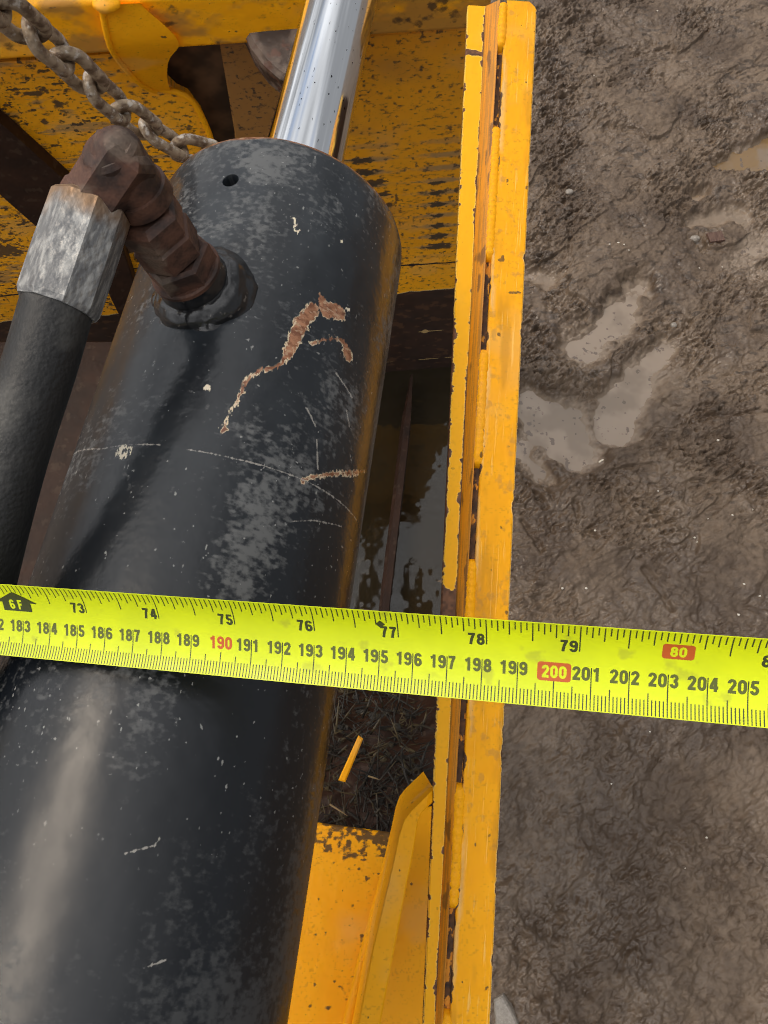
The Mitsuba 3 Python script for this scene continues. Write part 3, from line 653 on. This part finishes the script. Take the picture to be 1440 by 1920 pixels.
# curved ear under the beam
NBF = unit(np.cross(TU, [0, 0, 1])); NBF = NBF if NBF[1] < 0 else -NBF          # out of the beam's front face
eL = [(190, 10), (196, 45), (205, 82), (222, 112), (245, 140), (268, 160), (292, 170)]
eR = [(262, 6), (300, 40), (335, 80), (322, 104), (314, 126), (314, 150), (320, 170)]


def ear_pt(q, k):
    w = (0, 0, 0.02, 0.25, 0.5, 0.75, 1.0)[k]; a, b = onplane(*q, PB0 + NBF * 0.006, NBF), pl(*q, 0.005)
    return C + ray(*q) * ((a - C) @ F * (1 - w) + (b - C) @ F * w)


EL, ER = spline([ear_pt(q, k) for k, q in enumerate(eL)], 28), spline([ear_pt(q, k) for k, q in enumerate(eR)], 28)
add(MF + '__gusset_ear', loft([[l, r, r + unit(r - C) * 0.008, l + unit(l - C) * 0.008] for l, r in zip(EL, ER)]), 'mat_yellow', 35, 'curved yellow ear welded to the cross beam')
add(MF + '__gusset_ear__rim', tube(EL, 0.0024, 12), 'mat_yellow', 40)
ewb = trimesh.creation.icosphere(3, 1.0); ewb.vertices = ewb.vertices * [0.010, 0.007, 0.005] + ear_pt((200, 8), 0)
add(MF + '__gusset_ear__weld_bead', rough(ewb, 0.001, 200, 8), 'mat_yellow', True)
add(MF + '__back_plate__rim', tube(spline([pl(*q, 0.001) for q in ((292, 166), (330, 172), (352, 182), (376, 214), (392, 250), (400, 290))], 30), 0.0028, 10), 'mat_yellow', 40)
# dark diagonal bar added in place of a shadow band on the plate
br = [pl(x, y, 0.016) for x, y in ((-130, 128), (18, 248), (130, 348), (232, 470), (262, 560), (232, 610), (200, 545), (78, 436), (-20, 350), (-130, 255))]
add(MF + '__shadow_bar', slab(br, TN, 0.016, 0.0015), 'mat_darkrust', False, 'dark diagonal bar standing in for a shadow band across the back plate')
# boss behind the rod
lg = [at(x, y, 0.585) for x, y in ((425, -70), (436, 0), (448, 42), (468, 84), (494, 118), (522, 142), (552, 156), (590, 160), (622, 150), (640, 60), (650, -70))]
ln_ = unit(np.cross(lg[0] - lg[5], lg[-1] - lg[5])); ln_ = ln_ if ln_ @ (C - lg[5]) > 0 else -ln_
add(MF + '__rod_lug', rough(slab(lg, ln_, 0.028, 0.004).subdivide_to_size(0.006), 0.0006, 110, 4), 'mat_lug', 35, 'grey brown rusty lug behind the chrome rod')
# near cross member with floor plate, gusset and small tab
fp = [at(330, 1490, 0.56), at(590, 1536, 0.53), at(748, 1556, 0.515), at(700, 1773, 0.475), at(650, 2050, 0.44), at(250, 2050, 0.44)]
fc = np.mean(fp, 0); fn = unit(np.linalg.svd(np.array(fp) - fc)[2][2]); fn = fn if fn @ (C - fc) > 0 else -fn
FPN, FPO = fn, fc
fpl = [onplane(x, y, fc, fn) for x, y in ((330, 1492), (590, 1540), (752, 1562), (716, 1700), (692, 1800), (640, 2050), (250, 2050))]
add(MF + '__floor_plate', slab(fpl, fn, 0.010, 0.0015), 'mat_floor', False, 'orange yellow floor plate of the near cross member')
UL = unit(fpl[2] - fpl[1])


def floorc(p, n, uv):
    c = yellow(p, n, uv); v = dot3(p, unit(np.cross(FPN, UL)) * (1 if np.cross(FPN, UL) @ U > 0 else -1), fpl[1])      # 0 at the far edge, negative nearer
    g = fbm(p.x * 70, p.y * 70, p.z * 70, 4)
    return mix(c, mix((0.03, 0.02, 0.012), (0.09, 0.055, 0.03), noise(p.x * 600, p.y * 600, p.z * 600)), 0.9 * smoothstep(0.50, 0.60, 0.35 * g + 0.65 * fbm(p.x * 300, p.y * 380, p.z * 300, 4) + 0.22 * smoothstep(-0.040, 0.004, v) - 0.12))


bsdf('mat_floor', floorc, 0.45, spec=0.2, bump=lambda p, n, uv: fbm(p.x * 300, p.y * 300, p.z * 300, 3), scale=0.0004)
gl = [(813, 1478), (802, 1489), (785, 1506), (770, 1521), (757, 1538), (748, 1564), (737, 1617), (727, 1660), (700, 1773), (673, 1913), (640, 2080)]
gr = [(816, 1500), (810, 1506), (800, 1514), (790, 1524), (783, 1543), (778, 1580), (771, 1620), (763, 1656), (741, 1773), (714, 1915), (684, 2080)]
secs = []
for k, (a, b) in enumerate(zip(gl, gr)):
    Z = 0.402 - 0.0032 * k * 1.0; pa, pb = at(*a, Z), at(*b, Z); dn = unit(np.array([0, 0.10, -1.0])) * 0.11
    mid_ = (pa + pb) / 2; c1 = pa + (pb - pa) * 0.07; c2 = pa + (pb - pa) * 0.93; nu = unit(C - mid_) * 0.0009
    secs.append([c1, c2, pb - nu, pb + dn, pa + dn, pa - nu])
add(MF + '__gusset_plate', loft(secs), 'mat_yellow', 25, 'upright yellow gusset with a rounded top corner welded to the side rail')
fw = [onplane(x, y, fc + fn * 0.001, fn) for x, y in ((728, 1640), (705, 1720), (684, 1800), (660, 1900), (630, 2040))]
add(MF + '__floor_plate__weld_bead', rough(tube(spline(fw, 60), 0.0042, 12), 0.0006, 250, 11), 'mat_yellow', True)
sp_ = [at(x, y, Z) for x, y, Z in ((770, 1520, 0.55), (880, 1500, 0.55), (880, 2080, 0.50), (640, 2080, 0.50))]
sc_ = np.mean(sp_, 0); sn = unit(np.linalg.svd(np.array(sp_) - sc_)[2][2]); sn = sn if sn @ (C - sc_) > 0 else -sn
add(MF + '__side_pocket', slab([p - sn * ((p - sc_) @ sn) for p in sp_], sn, 0.006), 'mat_yellow')
tb = [at(634, 1463, 0.56), at(648, 1467, 0.556), at(680, 1387, 0.60), at(671, 1381, 0.603)]
add(MF + '__tab', slab(tb, C - tb[0], 0.008, 0.0012), 'mat_yellow', False, 'short orange yellow bar sticking up out of the dead grass')
# rusty pan under the cylinder on the left
pn = [at(x, y, Z) for x, y, Z in ((-300, 640, 0.80), (250, 640, 0.80), (250, 1250, 0.72), (-300, 1250, 0.72))]
pc_ = np.mean(pn, 0); pnn = unit(np.linalg.svd(np.array(pn) - pc_)[2][2]); pnn = pnn if pnn @ (C - pc_) > 0 else -pnn
add(MF + '__pan', slab([p - pnn * ((p - pc_) @ pnn) for p in pn], pnn, 0.008), 'mat_darkrust', False, 'dark rusty pan under the hose')

# ------------------------------------------------------------------ rusty bar standing in the puddle
# bar
b0, b1 = onz(772, 704, GZ0 + 0.035), onz(716, 1180, GZ0 + 0.035); bd_ = unit(b1 - b0); bx = unit(np.cross(bd_, [0, 0, 1])); bx = bx if bx[0] > 0 else -bx
secs = []
for k, t in enumerate(np.linspace(0, 1.25, 14)):
    p = b0 + (b1 - b0) * t; w = 0.0065 * min(1, 0.25 + t * 4); h = 0.0
    secs.append([p - bx * w, p - bx * w * 0.4 + np.array([0, 0, 0.004]), p + bx * w * 0.9 + np.array([0, 0, 0.003]), p + bx * w - np.array([0, 0, 0.04]), p - bx * w * 1.3 - np.array([0, 0, 0.04])])
add('rusty_bar', rough(loft(secs).subdivide_to_size(0.01), 0.0008, 80, 2), 'mat_darkrust', 30, 'rusty brown bar standing on edge in the puddle between the cylinder and the side rail', 'bar')

# ------------------------------------------------------------------ debris behind the near cross member
dc = at(715, 1430, 0.62)
n = 60; a = np.linspace(-0.12, 0.09, n); b = np.linspace(-0.075, 0.10, n); DA, DB = np.meshgrid(a, b, indexing='ij')
zz = dc[2] - 0.03 + 0.055 * np.exp(-(DA / 0.09) ** 2 - ((DB + 0.05) / 0.06) ** 2) + 0.03 * (meshkit.fbm(np.stack([DA * 40, DB * 40, 0 * DA], -1), 4, 44) - 0.5) - 1.1 * np.clip(DB - 0.03, 0, 1)
V = np.stack([dc[0] + DA, dc[1] + DB, zz], -1).reshape(-1, 3); ii = (np.arange(n - 1)[:, None] * n + np.arange(n - 1)[None]).ravel()
add('dirt_heap', trimesh.Trimesh(V, np.vstack([np.stack([ii, ii + n, ii + n + 1], 1), np.stack([ii, ii + n + 1, ii + 1], 1)]), process=False), 'mat_darkrust', True, 'dark soil heaped against the near cross member', 'soil', kind='stuff')


def blade(p, d, L, w, bend):
    d = unit(d); s = unit(np.cross(d, [0.2, 0.1, 1])); up = np.cross(s, d); q = [p + d * L * t + up * bend * L * t * (1 - t) * 2 for t in (0, 0.35, 0.7, 1)]
    V = []
    for k, c in enumerate(q): wk = w * (1, 1, 0.7, 0.1)[k]; V += [c - s * wk, c + s * wk, c + up * wk * 0.6]
    f = []
    for k in range(3):
        for x, y in ((0, 1), (1, 2), (2, 0)): A, B = 3 * k + x, 3 * k + y; f += [[A, B, B + 3], [A, B + 3, A + 3]]
    f += [[0, 2, 1], [9, 10, 11]]
    return trimesh.Trimesh(V, f, process=False)


bl = []
for k in range(1500):
    i, j = rng.integers(0, n - 16), rng.integers(0, n); p = V[i * n + j] + [0, 0, 0.001 + 0.004 * rng.random()]
    bl.append(blade(p, rng.normal(size=3) * [1, 1, 0.28], 0.008 + 0.022 * rng.random(), 0.0003 + 0.0009 * rng.random() ** 2, rng.normal() * 0.35))
for k in range(160):
    i, j = rng.integers(0, n - 16), rng.integers(0, n); q = trimesh.creation.icosphere(1, 0.0012 + 0.004 * rng.random() ** 2); q.vertices = q.vertices * (0.6 + 0.8 * rng.random((len(q.vertices), 1))) * [1, 1, 0.6] + V[i * n + j]; bl.append(q)
add('dead_grass', cat(bl), 'mat_straw', False, 'dead brown grass clippings matted over the soil beside the cylinder', 'grass', kind='stuff')
for k, (x0, y0, x1, y1, Z) in enumerate(((762, 1487, 802, 1476, 0.56), (770, 1462, 806, 1480, 0.56), (618, 1508, 652, 1530, 0.53), (690, 1455, 712, 1462, 0.57))):
    p, q_ = at(x0, y0, Z), at(x1, y1, Z)
    add('straw', blade(p, q_ - p, np.linalg.norm(q_ - p), 0.0006, 0.1), 'mat_pale_straw', False, ['pale straw stalk lying level near the corner of the gusset', 'pale straw stalk slanting down to the corner of the gusset', 'pale straw stalk on the dirty edge of the floor plate', 'short pale straw stalk in the dark grass right of the orange tab'][k], 'straw', 'pale straws on the debris')

# ------------------------------------------------------------------ stones and bits lying in the mud
def stone(x, y, rx, ry, rz, mat, label, cat_, seed, group=None, sink=0.4, name='stone'):
    p = onz(x, y, GZ0 + 0.012); p[2] = max(gz(p[0], p[1]), GZ0) + rz * (1 - 2 * sink) * 0.5
    s = trimesh.creation.icosphere(3, 1.0); v = np.array(s.vertices); v *= (1 + 0.5 * (meshkit.fbm(v * 1.3 + seed, 3, seed) - 0.5))[:, None]; s.vertices = v * [rx, ry, rz] + p
    return add(name, s, mat, 60, label, cat_, group)


stone(1303, 447, 0.008, 0.006, 0.006, 'mat_stone', 'small wet rounded stone lying beside the wood scrap in the mud', 'stone', 3)
stone(1066, 365, 0.006, 0.0055, 0.004, 'mat_stone', 'pale pitted stone near the yellow rail in the upper mud', 'stone', 5)
stone(1262, 612, 0.005, 0.005, 0.004, 'mat_stone', 'small dull stone beside the top of the two light ruts', 'stone', 8)
wp = onz(1340, 447, GZ0 + 0.012); wb = trimesh.creation.box([0.024, 0.018, 0.009]); wb = wb.subdivide().subdivide(); wb.vertices = wb.vertices @ np.array([[0.98, 0.17, 0], [-0.17, 0.98, 0], [0, 0, 1]]) + [wp[0], wp[1], gz(wp[0], wp[1]) + 0.002]
add('wood_scrap', rough(wb, 0.0012, 120, 9), 'mat_wood', 40, 'squarish scrap of dark wood lying in the mud', 'wood scrap')
tp = [onz(1123, 867, GZ0 + 0.004), onz(1132, 862, GZ0 + 0.006), onz(1146, 863, GZ0 + 0.004)]
add('twig', tube(spline(tp, 8), 0.0014, 8), 'mat_grit', 40, 'tiny pale twig floating at the edge of the large puddle', 'twig')
lf = [onz(x, y, GZ0 + 0.02 + z) for x, y, z in ((926, 1872, 0), (942, 1868, .012), (962, 1905, .012), (985, 1950, .004), (930, 1960, 0))]
lc = np.mean(lf, 0); lnn = unit(np.linalg.svd(np.array(lf) - lc)[2][2]); lnn = lnn if lnn[2] > 0 else -lnn
add('stone_flake', rough(slab([p - lnn * ((p - lc) @ lnn) for p in lf], lnn, 0.012, 0.002).subdivide_to_size(0.008), 0.001, 90, 1), 'mat_stone', 40, 'flat grey stone flake in the mud beside the near end of the side rail', 'stone')
for k, (x, y, s) in enumerate(((1155, 466, 2.2), (1165, 470, 1.6), (1138, 470, 1.5), (1175, 478, 1.4), (1364, 312, 1.8), (1232, 22, 1.8), (1110, 153, 1.6), (1290, 808, 1.6), (1340, 832, 2.2), (1282, 828, 1.4), (1366, 972, 2.0), (1326, 975, 1.6), (1402, 962, 1.5), (1300, 1010, 1.8), (1305, 1018, 1.4), (1095, 1107, 2.2), (1050, 1108, 2.2),
                            (1113, 998, 1.8), (1390, 1098, 2.0), (1380, 1155, 2.2), (1420, 1120, 1.8), (1230, 925, 1.4), (1310, 505, 1.5), (1357, 496, 1.5), (1143, 1470, 1.4), (1320, 1570, 1.6), (1278, 1627, 1.4), (1210, 1374, 1.3))):
    stone(x, y, s * 0.00085, s * 0.0007, s * 0.0006, 'mat_grit', 'tiny pale grain of grit shining on the wet mud', 'grit', 20 + k, 'pale grit scattered over the mud', 0.15, 'grit_grain')

# ------------------------------------------------------------------ measuring tape
MT = 'measuring_tape'
tag(MT, 'yellow green measuring tape stretched across the black cylinder and the yellow side rail', 'tape measure')
TO = np.array([-0.01160212, 0.04009697, 0.62503458]); TUX = unit([0.97344551, -0.11493856, 0.19797216])
TVX = np.array([-0.01374011, 0.8339182, 0.551717]); TVX = unit(TVX - TUX * (TVX @ TUX)); TNX = np.cross(TUX, TVX); TNX = TNX if TNX @ (C - TO) > 0 else -TNX
HALF, SAG = 0.0123, 0.0040
RT = (HALF ** 2 + SAG ** 2) / 2 / SAG; ARC = RT * math.asin(HALF / RT)


def tp3(s, w, off=0.0):
    """metres along the tape (from its 194 cm mark), arc metres across from the middle -> point on the dished blade"""
    s, w = np.asarray(s, float), np.asarray(w, float); a = w / RT; r = RT - off
    return TO + s[..., None] * TUX + (np.sin(a) * r)[..., None] * TVX + (RT - np.cos(a) * r - 0.0022)[..., None] * TNX


ws = np.linspace(-ARC, ARC, 25); ss = np.linspace(-0.42, 0.26, 60)
secs = [np.vstack([tp3(np.full(25, s), ws), tp3(np.full(25, s), ws[::-1], -0.00016)]) for s in ss]
add(MT + '__blade', loft(secs), 'mat_tape', 40)


def printed(name, tris, mat, label=None, kind=None, off=0.00010):
    """flat print: triangles in (s, w) laid on the blade"""
    m = trimesh.Trimesh(np.c_[tris[0], np.zeros(len(tris[0]))], tris[1], process=True).subdivide_to_size(0.0011)
    add(MT + '__blade__' + name, trimesh.Trimesh(tp3(m.vertices[:, 0], m.vertices[:, 1], off), m.faces, process=False), mat, False, label, kind=kind)


def quads(rects):
    V, f = [], []
    for s0, s1, w0, w1 in rects: k = len(V); V += [(s0, w0), (s1, w0), (s1, w1), (s0, w1)]; f += [[k, k + 1, k + 2], [k, k + 2, k + 3]]
    return np.array(V), np.array(f)


def glyph(ch):
    """heavy condensed numerals drawn as strokes, capital height 1, width about 0.56"""
    from shapely.geometry import LineString as LS
    from shapely import union_all
    def arc(cx, cy, rx, ry, a0, a1, n=18): t = np.radians(np.linspace(a0, a1, n)); return [(cx + rx * math.cos(q), cy + ry * math.sin(q)) for q in t]
    r = 0.108
    ro = lambda *p: LS(p).buffer(r, cap_style='flat', join_style='round')
    if ch == '0': g = [LS(arc(.29, .66, .185, .24, 0, 180) + arc(.29, .34, .185, .24, 180, 360) + [(.475, .66)]).buffer(r)]
    if ch == '1': g = [ro((.36, 0), (.36, 1)), ro((.40, .93), (.26, .80), (.10, .74))]
    if ch == '2': g = [LS(arc(.29, .70, .18, .20, 185, -25) + [(.30, .36), (.13, .10)]).buffer(r, cap_style='flat'), ro((.04, .098), (.56, .098))]
    if ch == '3': g = [LS(arc(.28, .71, .175, .19, 175, -80)).buffer(r, cap_style='flat'), LS(arc(.28, .30, .185, .20, 80, -175)).buffer(r, cap_style='flat'), ro((.24, .515), (.36, .515))]
    if ch == '4': g = [ro((.40, 0), (.40, 1)), ro((.36, .96), (.10, .31)), ro((.03, .29), (.58, .29))]
    if ch == '5': g = [ro((.53, .902), (.17, .902), (.13, .50)), LS(arc(.28, .32, .19, .22, 140, -170)).buffer(r, cap_style='flat')]
    if ch == '6': g = [LS(arc(.29, .31, .19, .215, 0, 360, 30)).buffer(r), LS([(.10, .31), (.10, .62)] + arc(.29, .68, .19, .22, 180, 15)).buffer(r, cap_style='flat')]
    if ch == '7': g = [ro((.03, .902), (.54, .902)), ro((.45, .93), (.30, .50), (.22, 0))]
    if ch == '8': g = [LS(arc(.29, .71, .165, .19, 0, 360, 30)).buffer(r), LS(arc(.29, .30, .19, .205, 0, 360, 30)).buffer(r)]
    if ch == '9':
        from shapely import affinity
        return affinity.rotate(glyph('6'), 180, origin=(.29, .5))
    if ch == 'F': g = [ro((.14, 0), (.14, 1)), ro((.06, .902), (.52, .902)), ro((.1, .50), (.46, .50))]
    return union_all(g)


def text2(txt, h, s, w, align, squeeze=1.0):
    from shapely import affinity, union_all
    g = union_all([affinity.translate(glyph(c), 0.655 * i, 0) for i, c in enumerate(txt)]).simplify(0.008)
    g = affinity.scale(g, h * squeeze, h, origin=(0, 0)); V, f = [], []
    for q in getattr(g, 'geoms', [g]):
        v, t = trimesh.creation.triangulate_polygon(q, engine='earcut'); f.append(np.asarray(t) + sum(len(x) for x in V)); V.append(np.asarray(v)[:, :2])
    v = np.vstack(V); x0, x1 = v[:, 0].min(), v[:, 0].max()
    return v + [s - {'l': x0, 'r': x1, 'c': (x0 + x1) / 2}[align], w], np.vstack(f)


t_in, t_mm = [], []
for k in range(72 * 16 - 24, 82 * 16):
    s = k * 0.0254 / 16 - 1.94; l = 0.0089 if k % 16 == 0 else 0.0075 if k % 8 == 0 else 0.0058 if k % 4 == 0 else 0.0047 if k % 2 == 0 else 0.0036
    if k % 16 == 0: l = 0.0098
    if k == 80 * 16: l = 0.0044
    if abs(k - 80 * 16) == 1 or abs(k - 80 * 16) == 2: l = min(l, 0.0040)
    t_in.append((s - 0.00019, s + 0.00019, ARC - l, ARC - 0.0002))
for k in range(1800, 2080):
    s = k * 0.001 - 1.94; l = 0.0118 if k % 10 == 0 else 0.0062 if k % 5 == 0 else 0.0044
    if k % 100 == 0: l = 0.0072
    t_mm.append((s - 0.00016, s + 0.00016, -ARC + 0.0002, -ARC + l))
printed('inch_graduations', quads(t_in), 'mat_ink', kind='stuff')
printed('millimetre_graduations', quads(t_mm), 'mat_ink', kind='stuff')
for k in range(72, 82):
    s = k * 0.0254 - 1.94
    if k == 72 or k == 80: continue
    printed('inch_numeral', text2(str(k), 0.0039, s - 0.0005, ARC - 0.0101, 'r', 1.0), 'mat_ink')
for k in range(181, 208):
    s = k * 0.01 - 1.94; base = -ARC + 0.0081
    if k == 200: continue
    if k == 190: printed('centimetre_numeral', text2('190', 0.0040, s, base, 'c', 1.0), 'mat_ink_red', 'red number 190'); continue
    printed('centimetre_numeral', text2(str(k)[:2], 0.0039, s - 0.0003, base, 'r', 1.0), 'mat_ink_pale'); printed('centimetre_numeral', text2(str(k)[2], 0.0039, s + 0.0004, base, 'l', 1.0), 'mat_ink_pale')


def rbox(s, w, hs_, hw_, r=0.0009):
    from shapely.geometry import box as sbox
    g = sbox(s - hs_ + r, w - hw_ + r, s + hs_ - r, w + hw_ - r).buffer(r, quad_segs=4)
    v, f = trimesh.creation.triangulate_polygon(g, engine='earcut'); return np.asarray(v)[:, :2], f


printed('red_box', rbox(0.06, -ARC + 0.0099, 0.0046, 0.0027), 'mat_ink_red', 'red box behind the number 200')
printed('box_numeral', text2('200', 0.0036, 0.06, -ARC + 0.0081, 'c', 1.0), 'mat_tape', off=0.0002)
printed('red_box', rbox(80 * 0.0254 - 1.94, ARC - 0.0073, 0.0041, 0.0025), 'mat_ink_red', 'red box behind the number 80')
printed('box_numeral', text2('80', 0.0034, 80 * 0.0254 - 1.94, ARC - 0.0090, 'c', 1.0), 'mat_tape', off=0.0002)
s6 = 72 * 0.0254 - 1.94; w6 = ARC - 0.0035
printed('foot_arrow', (np.array([(s6, w6), (s6 - 0.0077, w6 - 0.0044), (s6 - 0.0052, w6 - 0.0044), (s6 - 0.0052, w6 - 0.0076), (s6 + 0.0052, w6 - 0.0076), (s6 + 0.0052, w6 - 0.0044), (s6 + 0.0077, w6 - 0.0044)]), np.array([[0, 1, 6], [2, 3, 4], [2, 4, 5]])), 'mat_ink', 'dark arrow with 6F in it', off=0.00016)
printed('foot_numeral', text2('6', 0.0036, s6 - 0.0006, w6 - 0.0068, 'r', 0.9), 'mat_tape', off=0.00026); printed('foot_numeral', text2('F', 0.0036, s6 + 0.0006, w6 - 0.0068, 'l', 0.9), 'mat_tape', off=0.00026)
sd = 1.95072 - 1.94; wd = ARC - 0.0055
printed('diamond_mark', (np.array([(sd - 0.0014, wd), (sd, wd - 0.0014), (sd + 0.0014, wd), (sd, wd + 0.0014)]), np.array([[0, 1, 2], [0, 2, 3]])), 'mat_ink', off=0.00016)
